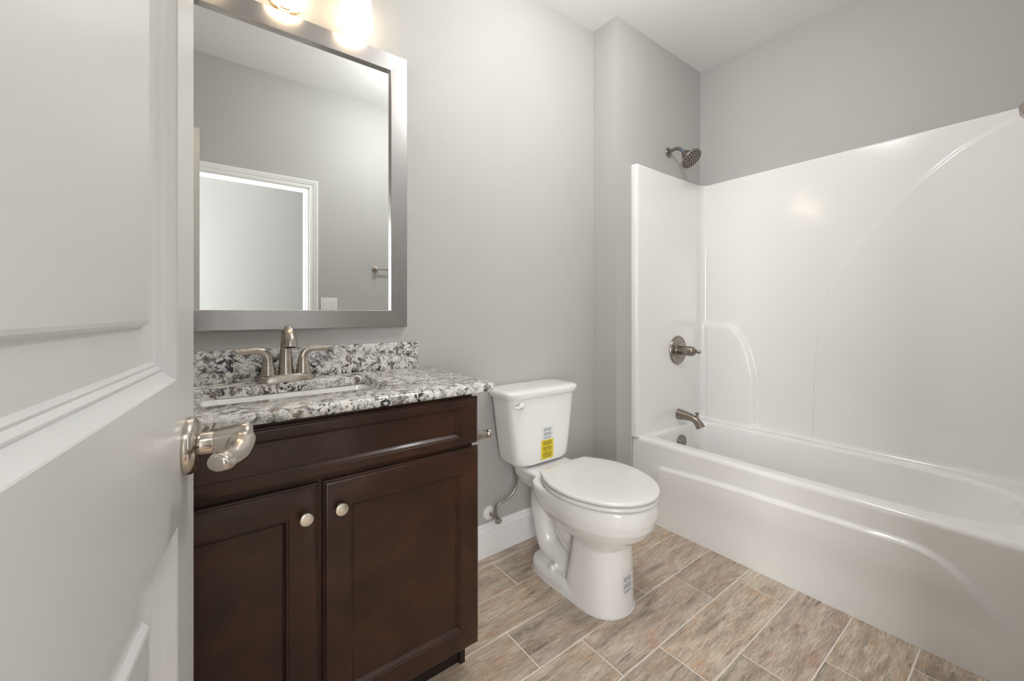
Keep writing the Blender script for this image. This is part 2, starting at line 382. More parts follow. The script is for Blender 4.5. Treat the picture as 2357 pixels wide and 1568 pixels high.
# ================================================================== VANITY
CXC = .237; YF = 1.10                                        # centre of cabinet, face of the doors
vx0, vx1 = -.226, .700
van = thing('vanity_cabinet', (CXC, 1.35, 0), 'dark espresso wooden vanity cabinet with two doors under the granite countertop', 'cabinet')
cb = MB()
for a_, b_ in (((vx0+.003, YF+.038, .095), (vx0+.021, YB-.002, .889)), ((vx1-.030, YF+.038, .095), (vx1-.012, YB-.002, .889)), ((vx0+.021, YF+.038, .095), (vx1-.030, YB-.002, .113)), ((vx0+.021, YB-.012, .113), (vx1-.030, YB-.002, .889)),
               ((vx0+.003, YF+.020, .095), (vx0+.045, YF+.038, .889)), ((vx1-.054, YF+.020, .095), (vx1-.012, YF+.038, .889)), ((vx0+.045, YF+.020, .850), (vx1-.054, YF+.038, .889)), ((vx0+.045, YF+.020, .700), (vx1-.054, YF+.038, .750)), ((vx0+.045, YF+.020, .095), (vx1-.054, YF+.038, .135)), ((.212, YF+.020, .135), (.262, YF+.038, .700))):
    cb.box(a_, b_)
cb.obj('carcass', M_wood, van)
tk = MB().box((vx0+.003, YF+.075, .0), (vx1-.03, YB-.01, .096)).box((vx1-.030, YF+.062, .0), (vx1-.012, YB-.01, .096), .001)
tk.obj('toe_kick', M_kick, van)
def cab_front(name, x0, x1, z0, z1, r, y=YF):
    R = [(x0, x1, z0, z1, y+.019), (x0, x1, z0, z1, y+.0075)]
    for i, h in ((.0015, .0060), (.004, .0052), (.0045, .0040), (.0055, .0022), (.0080, .0006), (.0105, .0)):
        R.append((x0+i, x1-i, z0+i, z1-i, y+h))
    a, b, c, d = r
    for i, h in ((0, 0), (.0012, .0016), (.0035, .0022), (.0050, .0022), (.0056, .0030), (.0098, .0078), (.0106, .0082), (.0128, .0108), (.0130, .0120)):
        R.append((a+i, b-i, c+i, d-i, y+h))
    return MB().rects(R).obj(name, M_wood, van, smooth=22)
cab_front('drawer_front', vx0+.001, vx1+.001, .7345, .8805, (vx0+.066, .638, .7600, .8560))
dl = cab_front('door', vx0, .2315, .096, .7225, (vx0+.066, .166, .163, .6530))
dr = cab_front('door', .2425, vx1+.003, .096, .7225, (.306, .638, .163, .6530))
for dd, kx, kz in ((dl, .2005, .6495), (dr, .2815, .6505)):
    MB().lathe([(.0085, -.001), (.0085, .002), (.006, .004), (.0055, .009), (.0075, .013), (.0148, .0160), (.0158, .0175), (.0158, .0195), (.0150, .0212), (.0120, .0222), (.0, .0226)],
               (kx, YF, kz), (0, -1, 0), 40).obj('knob', M_pale, dd, smooth=35)
# countertop with a rectangular cut-out, bullnosed front and right edge
CT, CTH = .922, .030; cx0, cx1, cy0, cy1 = XL+.002, .762, 1.083, YB-.0005
sx0, sx1, sy0, sy1 = -.003, .467, 1.232, 1.486
def rrect(x0, x1, y0, y1, r, n=10):
    o = []
    for cx, cy, a0 in ((x1-r, y1-r, 0), (x0+r, y1-r, 90), (x0+r, y0+r, 180), (x1-r, y0+r, 270)):
        for k in range(n+1):
            a = math.radians(a0+90*k/n); o.append((cx+r*math.cos(a), cy+r*math.sin(a)))
    return o
def countertop():
    mb = MB()
    def outer(i, z): return [(x, y, z) for x, y in rrect(cx0, cx1-i, cy0+i, cy1, .028-i*.6, 10)]
    def inner(i, z): return [(x, y, z) for x, y in rrect(sx0-i, sx1+i, sy0-i, sy1+i, .022, 10)]
    R = [inner(0, CT-CTH), inner(0, CT-.003), inner(.0010, CT-.0008), inner(.003, CT)]
    for i, z in ((.010, CT), (.006, CT-.0015), (.0025, CT-.0045), (.0006, CT-.009), (0, CT-.014), (0, CT-.018), (.001, CT-.0225), (.0035, CT-.0265), (.0075, CT-.0290), (.011, CT-CTH)):
        R.append(outer(i, z))
    R.append(inner(0, CT-CTH))
    mb.rings(R, cap0=False, cap1=False)
    me = mb.mesh(); bm = bmesh.new(); bm.from_mesh(me); bmesh.ops.remove_doubles(bm, verts=bm.verts, dist=1e-5)
    bmesh.ops.recalc_face_normals(bm, faces=bm.faces); bm.to_mesh(me); bm.free(); me.shade_smooth(); me.set_sharp_from_angle(angle=math.radians(35))
    root = thing('countertop', (.24, 1.35, CT-CTH), 'speckled white, grey and black granite countertop with backsplash on the dark cabinet', 'countertop')
    link('stone_slab', me, M_gran, root)
    MB().box((cx0, YB-.0215, CT), (.7155, YB-.0008, CT+.105), .0012).obj('backsplash', M_gran, root)
countertop()
# sink
def sink():
    cx, cy = (sx0+sx1)/2, (sy0+sy1)/2; hx, hy = (sx1-sx0)/2+.004, (sy1-sy0)/2+.004
    zt = CT-CTH-.0002
    R = [sup(cx, cy, hx+.022, hy+.022, zt, 9), sup(cx, cy, hx+.002, hy+.002, zt, 9), sup(cx, cy, hx-.004, hy-.004, zt-.004, 8), sup(cx, cy, hx-.012, hy-.012, zt-.05, 7),
         sup(cx, cy, hx-.022, hy-.020, zt-.105, 6), sup(cx, cy, hx-.04, hy-.035, zt-.128, 5), sup(cx, cy, hx-.08, hy-.06, zt-.138, 4), sup(cx, cy, .03, .03, zt-.142, 2)]
    O = [sup(cx, cy, .03, .03, zt-.155, 2), sup(cx, cy, hx-.06, hy-.05, zt-.150, 4), sup(cx, cy, hx-.005, hy-.005, zt-.10, 6), sup(cx, cy, hx+.022, hy+.022, zt-.008, 9), R[0]]
    o = MB().rings(R+[], cap0=False, cap1=True).rings(O, cap0=True, cap1=False).obj('sink', M_cer, smooth=50)
    tag(o, 'white rectangular undermount ceramic sink set below the granite countertop', 'sink')
sink()
# faucet
FX, FY = .220, 1.522
fa = thing('sink_faucet', (FX, FY, CT), 'brushed nickel two-handle faucet standing on the granite behind the sink', 'faucet')
def base_ring(hx, hy, z, e=3.0): return sup(FX, FY, hx, hy, z, e, 64)
MB().rings([base_ring(.0815, .0275, CT+.0002), base_ring(.0815, .0275, CT+.004), base_ring(.0775, .0245, CT+.014), base_ring(.0745, .0225, CT+.022), base_ring(.0715, .0205, CT+.0245), base_ring(.066, .016, CT+.0250)]).obj('deck_plate', M_nickel, fa, smooth=35)
z = CT
sp = MB().tube([(FX, FY+.004, z+.024), (FX, FY+.004, z+.060), (FX, FY+.003, z+.105), (FX, FY-.002, z+.142), (FX, FY-.017, z+.166), (FX, FY-.040, z+.170), (FX, FY-.064, z+.158), (FX, FY-.078, z+.138), (FX, FY-.082, z+.117)],
               [.0235, .0205, .0168, .0145, .0142, .0148, .0160, .0185, .0200], 36, 8, up=(0, 1, 0))
sp.obj('spout', M_nickel, fa, smooth=50)
MB().lathe([(.0, .0), (.0135, .0), (.0135, .003)], (FX, FY-.0822, z+.1168), (0, -.1, -1), 24).obj('aerator', M_dark, fa)
for sgn in (-1, 1):
    hx = FX+sgn*.051
    h = MB().lathe([(.0225, .0245), (.0215, .030), (.0185, .050), (.0155, .068), (.0140, .076)], (hx, FY, z), (0, 0, 1), 32, cap1=False)
    h.tube([(hx, FY, z+.070), (hx+sgn*.002, FY, z+.084), (hx+sgn*.011, FY-.001, z+.097), (hx+sgn*.030, FY-.003, z+.104), (hx+sgn*.055, FY-.006, z+.103), (hx+sgn*.076, FY-.008, z+.103), (hx+sgn*.092, FY-.010, z+.107)],
           [.0150, .0138, .0115, .0095, .0095, .0088, .004], 24, 8, .5 if False else .62, up=(0, 1, 0))
    h.obj('faucet_handle', M_nickel, fa, smooth=50)
# toilet paper holder on the cabinet side
tp = thing('paper_holder', (vx1-.012, 1.23, .70), 'brushed nickel toilet paper holder fixed to the side of the dark cabinet', 'paper holder')
for yy in (1.15, 1.305):
    MB().lathe([(.0, 0), (.021, 0), (.022, .004), (.0175, .010), (.0165, .030), (.0145, .055), (.0125, .066), (.0135, .067), (.0135, .070), (.0085, .073), (.0085, .075), (.0125, .079), (.0145, .086), (.0125, .093), (.0065, .098), (.0, .099)],
               (vx1-.0122, yy, .739), (1, 0, 0), 36).obj('post', M_nickel, tp, smooth=40)
MB().lathe([(.006, 0), (.006, .14)], (vx1+.045, 1.158, .739), (0, 1, 0), 20).obj('roller', M_nickel, tp, smooth=40)

# ================================================================== MIRROR
mx1, mz0, mz1, mw = .665, 1.090, 2.176, .066; mx0 = 2*CXC-mx1; MY = 1.582
mir = thing('wall_mirror', (CXC, YB, mz0), 'large mirror in a wide brushed silver frame hanging above the vanity', 'mirror')
def frame_side(a, b, ia, ib, m):
    # a,b outer corners; ia,ib inner corners (x,z)
    prof = [(0, YB-.001), (0, MY+.002), (.0015, MY), (mw-.0012, MY+.0025), (mw, MY+.0035), (mw, MY+.0235)]
    R = []
    for o_, i_ in ((a, ia), (b, ib)):
        R.append([(o_[0]+(i_[0]-o_[0])*d/mw, y, o_[1]+(i_[1]-o_[1])*d/mw) for d, y in prof])
    MB().rings(R, closed=True).obj('frame_rail', m, mir, smooth=20)
OC = [(mx0, mz0), (mx1, mz0), (mx1, mz1), (mx0, mz1)]; IC = [(mx0+mw, mz0+mw), (mx1-mw, mz0+mw), (mx1-mw, mz1-mw), (mx0+mw, mz1-mw)]
for i in range(4):
    j = (i+1) % 4; frame_side(OC[i], OC[j], IC[i], IC[j], M_frameH if i in (0, 2) else M_frameV)
MB().box((mx0+mw-.004, MY+.018, mz0+mw-.004), (mx1-mw+.004, MY+.023, mz1-mw+.004)).obj('mirror_glass', M_mirror, mir)

# ================================================================== VANITY LIGHT
LX, LY, LZ = .2275, 1.546, 2.196
vl = thing('vanity_light', (LX, YB, 2.24), 'three-shade vanity light with glowing opal glass shades on the wall above the mirror', 'wall lamp')
MB().lathe([(0, 0), (.056, 0), (.056, .004), (.052, .009), (.046, .0105), (.044, .0145), (.034, .0175), (.0, .019)], (LX, YB, 2.242), (0, -1, 0), 56).obj('wall_plate', M_brass, vl, smooth=30)
MB().tube([(LX, YB-.012, 2.255), (LX, LY+.045, 2.30), (LX, LY+.01, 2.335), (LX, LY, 2.345)], .009, 16, 8, up=(1, 0, 0)).tube([(LX-.225, LY, 2.345), (LX+.225, LY, 2.345)], .009, 16, 1).obj('bar', M_brass, vl, smooth=40)
for k in (-1, 0, 1):
    x = LX+.2255*k
    MB().lathe([(.0, .20), (.012, .20), (.022, .190), (.028, .175), (.028, .158), (.0, .158)], (x, LY, LZ), (0, 0, 1), 28).obj('lamp_holder', M_brass, vl, smooth=40)
    MB().lathe([(.030, .160), (.040, .155), (.047, .135), (.053, .09), (.0575, .045), (.0600, .015), (.0590, .003), (.0565, .0), (.0545, .003), (.0555, .015), (.053, .045), (.049, .09), (.043, .135), (.036, .150)],
               (x, LY, LZ), (0, 0, 1), 48, cap0=False, cap1=False).obj('lamp_shade', M_shade, vl, smooth=60)
    MB().lathe([(.0, .02), (.018, .026), (.028, .045), (.030, .062), (.024, .085), (.014, .105), (.013, .14)], (x, LY, LZ), (0, 0, 1), 28).obj('bulb', M_shade, vl, smooth=60)
    ld = bpy.data.lights.new('bulb_light', 'POINT'); ld.energy = VANITY_W; ld.color = (1, .78, .52); ld.shadow_soft_size = .022
    lo = bpy.data.objects.new('bulb_light', ld); C.objects.link(lo); lo.location = (x, LY, LZ+.028)
# added pendants, unseen, that fill the bathroom and hallway with light
def added_pendant(name, x, y, r, watt, col, label):
    t = thing(name, (x, y, ZC), label, 'ceiling light')
    MB().lathe([(0, 0), (r*.75, 0), (r*.75, -.018), (r*.2, -.024), (.012, -.03), (.012, -.135), (r*.55, -.147), (r*.55, -.157), (0, -.157)], (x, y, ZC), (0, 0, 1), 48).obj('housing', M_trim, t, smooth=40)
    MB().lathe([(r*.53, -.155), (r*.8, -.175), (r, -.215), (r*.98, -.25), (r*.8, -.285), (r*.4, -.310), (0, -.315)], (x, y, ZC), (0, 0, 1), 48, cap0=False, cap1=False).obj('glass_globe', M_glow, t, smooth=60)
    ld = bpy.data.lights.new(name+'_lamp', 'POINT'); ld.shadow_soft_size = r*.45; ld.energy = watt; ld.color = col
    lo = bpy.data.objects.new(name+'_lamp', ld); C.objects.link(lo); lo.location = (x, y, ZC-.205)
added_pendant('added_bath_pendant', 1.20, .74, .16, FILL_CEIL_W, (.98, .98, .975), 'unseen white globe pendant added over the bathroom floor for fill light')
added_pendant('added_hall_pendant', .35, -.72, .20, FILL_HALL_W, (.98, .98, .975), 'unseen white globe pendant added over the hallway for fill light')

# added hallway windows, unseen: glowing panes and area lamps for fill light
wf = MB()
for a_, b_ in (((-1.18, .55), (-1.12, 2.15)), ((-.26, .55), (-.20, 2.15)), ((-1.18, 2.09), (-.20, 2.15)), ((-1.18, .55), (-.20, .61)), ((-.705, .55), (-.675, 2.15))):
    wf.box((a_[0], YH, a_[1]), (b_[0], YH+.03, b_[1]), .003)
wn = wf.obj('added_window_1', M_trim); struct(wn)
M_fillpane = emis('added_glowing_pane', (.93, .97, 1), 2.5)  # glowing pane shared by both added windows
struct(MB().box((-1.13, YH+.001, .60), (-.25, YH+.006, 2.10)).obj('added_window_pane', M_fillpane, wn))
ld = bpy.data.lights.new('added_window_fill', 'AREA'); ld.shape = 'RECTANGLE'; ld.size = .86; ld.size_y = 1.5; ld.energy = FILL_WIN_W; ld.color = (.965, .975, .985)
lo = bpy.data.objects.new('added_window_fill', ld); C.objects.link(lo); lo.location = (-.69, YH+.04, 1.35); lo.rotation_euler = (PI/2, 0, PI)
lo.rotation_euler = Vector((0, 1, 0)).to_track_quat('-Z', 'Y').to_euler()
wf = MB()  # second added opening, on the left hall wall, for side fill
for a_, b_ in (((-1.12, .55), (-1.06, 2.15)), ((-.30, .55), (-.24, 2.15)), ((-1.12, 2.09), (-.24, 2.15)), ((-1.12, .55), (-.24, .61))):
    wf.box((HX0, a_[0], a_[1]), (HX0+.03, b_[0], b_[1]), .003)
wn = wf.obj('added_window_2', M_trim); struct(wn)
struct(MB().box((HX0+.001, -1.07, .60), (HX0+.006, -.29, 2.10)).obj('added_window_pane', M_fillpane, wn))
ld = bpy.data.lights.new('added_window_fill', 'AREA'); ld.shape = 'RECTANGLE'; ld.size = .76; ld.size_y = 1.5; ld.energy = FILL_SIDE_W; ld.color = (.965, .975, .985)
lo = bpy.data.objects.new('added_window_fill', ld); C.objects.link(lo); lo.location = (HX0+.04, -.68, 1.35); lo.rotation_euler = Vector((1, 0, 0)).to_track_quat('-Z', 'Y').to_euler()
# ================================================================== ENTRANCE WALL FITTINGS (seen in the mirror)
sw = thing('light_switch', (.745, YE, 1.135), 'white two-gang light switch plate beside the doorway, seen in the mirror', 'light switch')
MB().box((.688, YE, 1.138), (.804, YE+.005, 1.253), .002).obj('switch_plate', M_plastic, sw, smooth=30)
for x in (.723, .769):
    MB().box((x-.0165, YE+.004, 1.160), (x+.0165, YE+.0075, 1.226), .0012).obj('rocker', M_plastic, sw)
tb = thing('towel_bar', (1.35, YE, 1.47), 'brushed nickel towel bar on the wall beside the doorway, seen in the mirror', 'towel bar')
for x in (1.085, 1.695):
    MB().lathe([(0, 0), (.024, 0), (.025, .004), (.020, .008), (.013, .013), (.011, .022), (.013, .028), (.0165, .035), (.0160, .045), (.009, .051), (0, .052)], (x, YE, 1.485), (0, 1, 0), 32).obj('post', M_nickel, tb, smooth=40)
MB().lathe([(.0065, 0), (.0065, .61)], (1.085, YE+.036, 1.485), (1, 0, 0), 20).obj('bar', M_nickel, tb, smooth=40)

# ================================================================== TUB AND SURROUND
XT, RZ = 1.947, .447
tub = thing('bathtub', ((XT+XR)/2, .7, 0), 'white one-piece fibreglass bathtub and shower surround filling the alcove', 'bathtub')
def zc(y):      # arch on the apron
    if y > .80: 
        t = max(0, min(1, (y-.80)/(1.335-.80))); return .338-.028*t**1.5 if y < 1.25 else (.338-.028*((1.25-.8)/.535)**1.5)*1.0 - .30*(1-math.sqrt(max(0, 1-((y-1.25)/.085)**2))) if y < 1.335 else -1
    if y > .30: return .338+.008*smooth01((.80-y)/.45)
    t = (.30-y)/.245
    return .346-.36*(1-math.sqrt(max(0, 1-t*t))) if t < 1 else -1
def apron():
    ys = np.concatenate([np.linspace(YN, .32, 130), np.linspace(.32, 1.2, 200)[1:], np.linspace(1.2, YP-.001, 90)[1:]])
    # dist-like field: smoothed step over the arch

    P = [(y, zc(y)) for y in np.linspace(.058, 1.334, 600)]; P = np.array([(y, q) for y, q in P if q > -.02])
    P = np.vstack([np.array([(.056, q) for q in np.linspace(-.05, P[0][1], 30)]), P, np.array([(1.335, q) for q in np.linspace(P[-1][1], -.05, 30)])])
    rows = [('v', z) for z in np.linspace(0, .30, 60)] + [('v', z) for z in np.linspace(.30, RZ-.022, 80)[1:]]
    G = []
    Z = np.array([r[1] for r in rows])
    YY, ZZ = np.meshgrid(ys, Z)
    dist = np.full(YY.shape, 9.)
    for k in range(0, len(P), 2): dist = np.minimum(dist, np.hypot(YY-P[k][0], ZZ-P[k][1]))
    inside = np.vectorize(lambda y, z: (.056 < y < 1.335) and z < zc(y))(YY, ZZ)
    sd = np.where(inside, dist, -dist)
    fade = np.clip((ZZ-.13)/.15, 0, 1)*np.clip((1.345-YY)/.09, 0, 1); fade = fade*fade*(3-2*fade)
    wide = .011 + .05*(1-fade)                                  # the step softens towards the floor
    t = np.clip((sd+wide)/(2*wide), 0, 1); t = t*t*(3-2*t)
    depth = .016*(.25+.75*fade)
    X = XT + .012 - depth*t
    for i in range(len(Z)): G.append([(X[i, j], ys[j], Z[i]) for j in range(len(ys))])
    top = X[-1]
    for a in np.linspace(0, 90, 9)[1:]:
        a = math.radians(a); G.append([(top[j]+.022*(1-math.cos(a)), ys[j], RZ-.022+.022*math.sin(a)) for j in range(len(ys))])
    MB().rings(G, closed=False, cap0=False, cap1=False).obj('apron', M_gel, tub, smooth=60)
apron()
BX0, BX1, BY0, BY1 = 2.022, 2.612, .030, 1.384
def basin():
    n = 160
    def ring(x0, x1, y0, y1, z, e0, e1):     # e0: near end roundness, e1: plumbing end
        cx, cy, hx, hy = (x0+x1)/2, (y0+y1)/2, (x1-x0)/2, (y1-y0)/2; o = []
        for qd in range(4):
            e = e1 if qd in (0, 1) else e0
            A = np.linspace(qd*PI/2, (qd+1)*PI/2, 600); c, s_ = np.cos(A), np.sin(A)
            X = cx+hx*np.sign(c)*np.abs(np.round(c, 9))**(2/e); Y = cy+hy*np.sign(s_)*np.abs(np.round(s_, 9))**(2/e)
            dd = np.concatenate([[0], np.cumsum(np.hypot(np.diff(X), np.diff(Y)))]); tt = np.linspace(0, dd[-1], n//4+1)[:-1]
            o += [(float(x), float(y), z) for x, y in zip(np.interp(tt, dd, X), np.interp(tt, dd, Y))]
        return o
    inner = ring(BX0, BX1, BY0, BY1, RZ, 3.6, 14)
    X0, X1, Y0, Y1 = XT+.0335, 2.672, -.02, 1.412
    outer = []
    for (x, y, z) in inner:
        cx, cy = (X0+X1)/2, (Y0+Y1)/2; dx, dy = (x-cx)/((X1-X0)/2), (y-cy)/((Y1-Y0)/2); s_ = 1/max(abs(dx), abs(dy), 1e-6)
        outer.append((cx+dx*s_*(X1-X0)/2, cy+dy*s_*(Y1-Y0)/2, RZ))
    R = [outer, inner]
    for a in np.linspace(0, 80, 8)[1:]:
        a = math.radians(a); d = .022*math.sin(a); R.append(ring(BX0+d, BX1-d, BY0+d*1.2, BY1-d*.6, RZ-.022*(1-math.cos(a)), 3.6, 12))
    for k, (d, dn, dz, e0, e1) in enumerate(((.026, .05, .06, 3.4, 11), (.034, .10, .14, 3.2, 9), (.045, .15, .22, 3, 7), (.062, .19, .29, 3, 5), (.09, .23, .325, 3, 4), (.14, .30, .335, 3, 4), (.22, .5, .337, 3, 3))):
        R.append(ring(BX0+d, BX1-d, BY0+dn, BY1-.010-.35*max(0, d-.026), RZ-dz, e0, e1))
    MB().rings(R, cap0=False, cap1=True).obj('basin', M_gel, tub, smooth=60)
basin()
def arc_y(z):     # the long sweeping step on the back panel
    P = [(.455, .785), (.60, .783), (.834, .777), (1.047, .761), (1.17, .738), (1.279, .713), (1.41, .640), (1.552, .545), (1.672, .449), (1.779, .346), (1.859, .251), (1.928, .128), (1.96, .06), (1.985, -.03)]
    zs, ysz = [p[0] for p in P], [p[1] for p in P]; return float(np.interp(z, zs, ysz))
def surround():
    YI, XI, YO, rf = 1.405, 2.665, -.017, .045
    path = [(1.9475, YP-.0005, 0), (1.9475, 1.424, 0), (1.9485, 1.415, 0), (1.953, 1.4085, 0), (1.960, YI, 0), (1.975, YI, 0)]
    path += [(x, YI, 0) for x in np.linspace(2.02, XI-rf-.10, 8)] + [(x, YI, 0) for x in np.linspace(XI-rf-.08, XI-rf, 7)]
    for a in np.linspace(0, 90, 13)[1:]:
        a = math.radians(a); path.append((XI-rf+rf*math.sin(a), YI-rf+rf*math.cos(a), 1))
    path += [(XI, y, 2) for y in np.linspace(YI-rf, YO+rf, 250)[1:]]
    for a in np.linspace(0, 90, 9)[1:]:
        a = math.radians(a); path.append((XI-rf+rf*math.cos(a), YO+rf-rf*math.sin(a), 3))
    path += [(x, YO, 3) for x in np.linspace(XI-rf, 1.975, 8)[1:]] + [(1.960, YO, 3), (1.953, YO-.0035, 3), (1.9485, YO-.010, 3), (1.9475, YN+.0005, 3)]
    n = len(path); Pn = []
    for i, (x, y, k) in enumerate(path):
        a, b = path[max(0, i-1)], path[min(n-1, i+1)]; t = Vector((b[0]-a[0], b[1]-a[1])); t.normalize()
        Pn.append((-(-t.y), -t.x))       # points into the tub
    Z = np.concatenate([np.linspace(RZ-.004, RZ+.05, 14), np.linspace(RZ+.05, 1.98, 260)[1:], [1.984, 1.9875, 1.989]])
    zsh = 1.070
    arch = [(1.40, zsh), (1.30, zsh+.001)]
    ctr = (1.235, .78)
    AP = [(1.29, 1.071), (1.23, 1.066), (1.19, 1.043), (1.15, .985), (1.115, .905), (1.092, .82), (1.080, .73), (1.078, .62), (1.078, .45)]
    AA = []
    for i in range(len(AP)-1):
        for t in np.linspace(0, 1, 24): AA.append((AP[i][0]+(AP[i+1][0]-AP[i][0])*t, AP[i][1]+(AP[i+1][1]-AP[i][1])*t))
    sm, _ = spline([(0, a, b) for a, b in AP], 1, 24); AA = np.array([(p.y, p.z) for p in sm])
    def shelf(y, z, s_extra=0):
        if z > 1.12: return 0
        if y > 1.29: sd = zsh+.001-z
        else:
            d = np.min(np.hypot(AA[:, 0]-y, AA[:, 1]-z))
            yb = np.interp(z, AA[::-1, 1], AA[::-1, 0]) if z < 1.0705 else 9
            sd = d if (y > yb and z < 1.0705) else -d
        return smooth01((sd+.016)/.032)
    ang = 0; G = []
    for z in Z:
        row = []; zt = 0
        if z > 1.981: zt = {1.984: .0015, 1.9875: .005, 1.989: .012}[round(float(z), 4)]
        for i, (x, y, k) in enumerate(path):
            r = 0
            if k == 2:
                r = .028*shelf(y, z)
                ya = arc_y(z); dz = .004
                slope = abs(arc_y(z+.005)-arc_y(z-.005))/.01
                sd = (ya-y)/math.sqrt(1+slope*slope)
                st = smooth01(sd/.005+.5)
                r += .014*st*math.exp(-max(0, sd)/.9)
            if k == 3 and x > 1.955: r = .011
            if k == 1:
                r = .028*shelf(1.30, z)*min(1, (i-21)/12+.1) if i > 20 else 0
            if k == 0 and x > XI-rf-.05: r = .028*shelf(1.30, z)*.1*smooth01((x-(XI-rf-.05))/.05)
            # cove into the rim
            if z < RZ+.03 and k in (1, 2, 3) and x > 1.98: r += .022*(1-math.sqrt(max(0, 1-((RZ+.03-z)/.034)**2)))
            row.append((x+Pn[i][0]*(r-zt), y+Pn[i][1]*(r-zt), z))
        G.append(row)
    last = G[-1]; G.append([(x-Pn[i][0]*.022, y-Pn[i][1]*.022, 1.989) for i, (x, y, zz) in enumerate(last)])
    MB().rings(G, closed=False, cap0=False, cap1=False).obj('surround', M_gel, tub, smooth=60)
surround()
MB().box((XT-.0005, YP-.003, 0), (XT+.002, YP+.0, 1.985)).obj('caulk_seam', M_caulk, tub)
FXT = 2.362
# overflow plate
ov = MB(); yo = BY1-.013
prof = []
for d, r in ((0, .042), (.010, .042), (.013, .040), (.0135, 0)):
    prof.append([(FXT-.018+(r if r else .001)*math.cos(a)*1.0, yo-d, .352+max((r if r else .001)*math.sin(a), -.034*(1 if r else .1))) for a in [2*PI*j/40 for j in range(40)]])
ov.rings(prof); oo = ov.obj('overflow_plate', M_dnick, tub, smooth=30)
oo['label'] = 'brushed nickel overflow plate'
MB().lathe([(0, 0), (.004, 0), (.004, .0012), (0, .0015)], (FXT-.018, yo-.0134, .352), (0, -1, 0), 14).obj('screw', M_black, oo)
# valve
vv = thing('shower_valve', (FXT, 1.405, .911), 'round brushed nickel shower valve with a small handle on the plumbing wall of the tub', 'shower valve')
MB().lathe([(0, 0), (.089, 0), (.090, .004), (.087, .009), (.080, .011), (.078, .0105), (.050, .0135), (.045, .020), (.0, .021)], (FXT, 1.405, .911), (0, -1, 0), 64).obj('escutcheon', M_dnick, vv, smooth=30)
MB().lathe([(.0275, .018), (.0275, .050), (.026, .0505), (.026, .052), (.0300, .0525), (.0305, .085), (.028, .100), (.020, .112), (.010, .116), (.0075, .118), (.009, .124), (.0115, .134), (.011, .142), (.006, .149), (0, .150)], (FXT, 1.405, .911), (0, -1, 0), 44).obj('handle', M_dnick, vv, smooth=35)
# spout
tsx = FXT+.012
ts = thing('tub_spout', (tsx, 1.405, .51), 'brushed nickel tub spout with a diverter knob above the overflow plate', 'spout')
MB().tube([(tsx, 1.406, .511), (tsx, 1.385, .511), (tsx, 1.355, .510), (tsx, 1.320, .506), (tsx, 1.295, .495), (tsx, 1.277, .478), (tsx, 1.265, .462), (tsx, 1.261, .455)],
          [.0345, .0315, .0260, .0225, .0225, .0235, .0265, .0285], 32, 8, up=(0, 0, 1)).obj('spout_body', M_dnick, ts, smooth=50)
MB().lathe([(.009, 0), (.007, .012), (.006, .022), (.0085, .028), (.0125, .031), (.0130, .035), (.006, .037), (0, .037)], (tsx, 1.283, .507), (0, .08, 1), 24).obj('diverter_knob', M_dnick, ts, smooth=35)
# shower head
shx = 2.318
sh = thing('wall_shower', (shx, YP, 2.144), 'brushed nickel shower head with black nozzles on a curved arm above the surround', 'shower head')
MB().lathe([(0, 0), (.030, 0), (.031, .003), (.027, .008), (.016, .011), (.012, .012)], (shx, YP, 2.144), (0, -1, 0), 40).obj('wall_flange', M_dnick, sh, smooth=30)
MB().tube([(shx, YP-.003, 2.144), (shx, 1.415, 2.149), (shx, 1.392, 2.152), (shx, 1.370, 2.146), (shx, 1.352, 2.131), (shx, 1.338, 2.114)], .0105, 24, 8, up=(1, 0, 0)).obj('arm', M_dnick, sh, smooth=50)
ax = Vector((0, -.66, -.75)).normalized(); j0 = Vector((shx, 1.343, 2.120))
MB().lathe([(.0112, .0), (.0112, .006)], tuple(j0-ax*.006), tuple(ax), 24, False, False).obj('thread_tape', M_blue, sh)
MB().lathe([(0, .002), (.013, .002), (.015, .008), (.014, .014), (.021, .018), (.027, .026), (.029, .040), (.034, .052), (.045, .062), (.058, .069), (.066, .074), (.068, .079), (.066, .083), (.058, .0825), (.0, .082)], tuple(j0), tuple(ax), 56).obj('head', M_dnick, sh, smooth=30)
nz = MB(); X_ = ax.orthogonal().normalized(); Y_ = ax.cross(X_); fc = j0+ax*.082
for r, m in ((.010, 5), (.022, 10), (.034, 15), (.046, 20), (.055, 26)):
    for k in range(m):
        a = 2*PI*k/m + r*40; p = fc + X_*r*math.cos(a) + Y_*r*math.sin(a)
        nz.lathe([(.0032, -.001), (.0030, .003), (.0018, .0045)], tuple(p), tuple(ax), 8)
nz.obj('nozzles', M_black, sh)

# ================================================================== TOILET
TX = 1.285
to = thing('toilet', (TX, 1.25, 0), 'white two-piece toilet with closed lid between the vanity and the bathtub', 'toilet')
def egg(cx, yf, yr, hw, z, ef=2.1, er=3, ym=None, n=64):
    ym = ym if ym is not None else yf+(yr-yf)*.55; o = []
    for j in range(n):
        a = 2*PI*j/n; c, s_ = math.cos(a), math.sin(a); e = er if s_ > 0 else ef; h = (yr-ym) if s_ > 0 else (ym-yf)
        o.append((cx+hw*math.copysign(abs(c)**(2/e), c), ym+h*math.copysign(abs(s_)**(2/e), s_), z))
    return o
LF, LR, LW = .862, 1.318, .207
bowl = MB()
bowl.rings([egg(TX, *q) for q in (
    (.985, 1.16, .108, .245, 2.4, 4), (.965, 1.20, .116, .262, 2.3, 4), (.935, 1.26, .138, .285, 2.2, 4), (.900, 1.31, .166, .315, 2.1, 4),
    (.877, 1.34, .186, .350, 2.1, 4), (.868, 1.36, .195, .385, 2.1, 4), (.867, 1.37, .197, .415, 2.1, 4), (.870, 1.37, .195, .432, 2.1, 4), (.880, 1.36, .185, .437, 2.1, 4))])
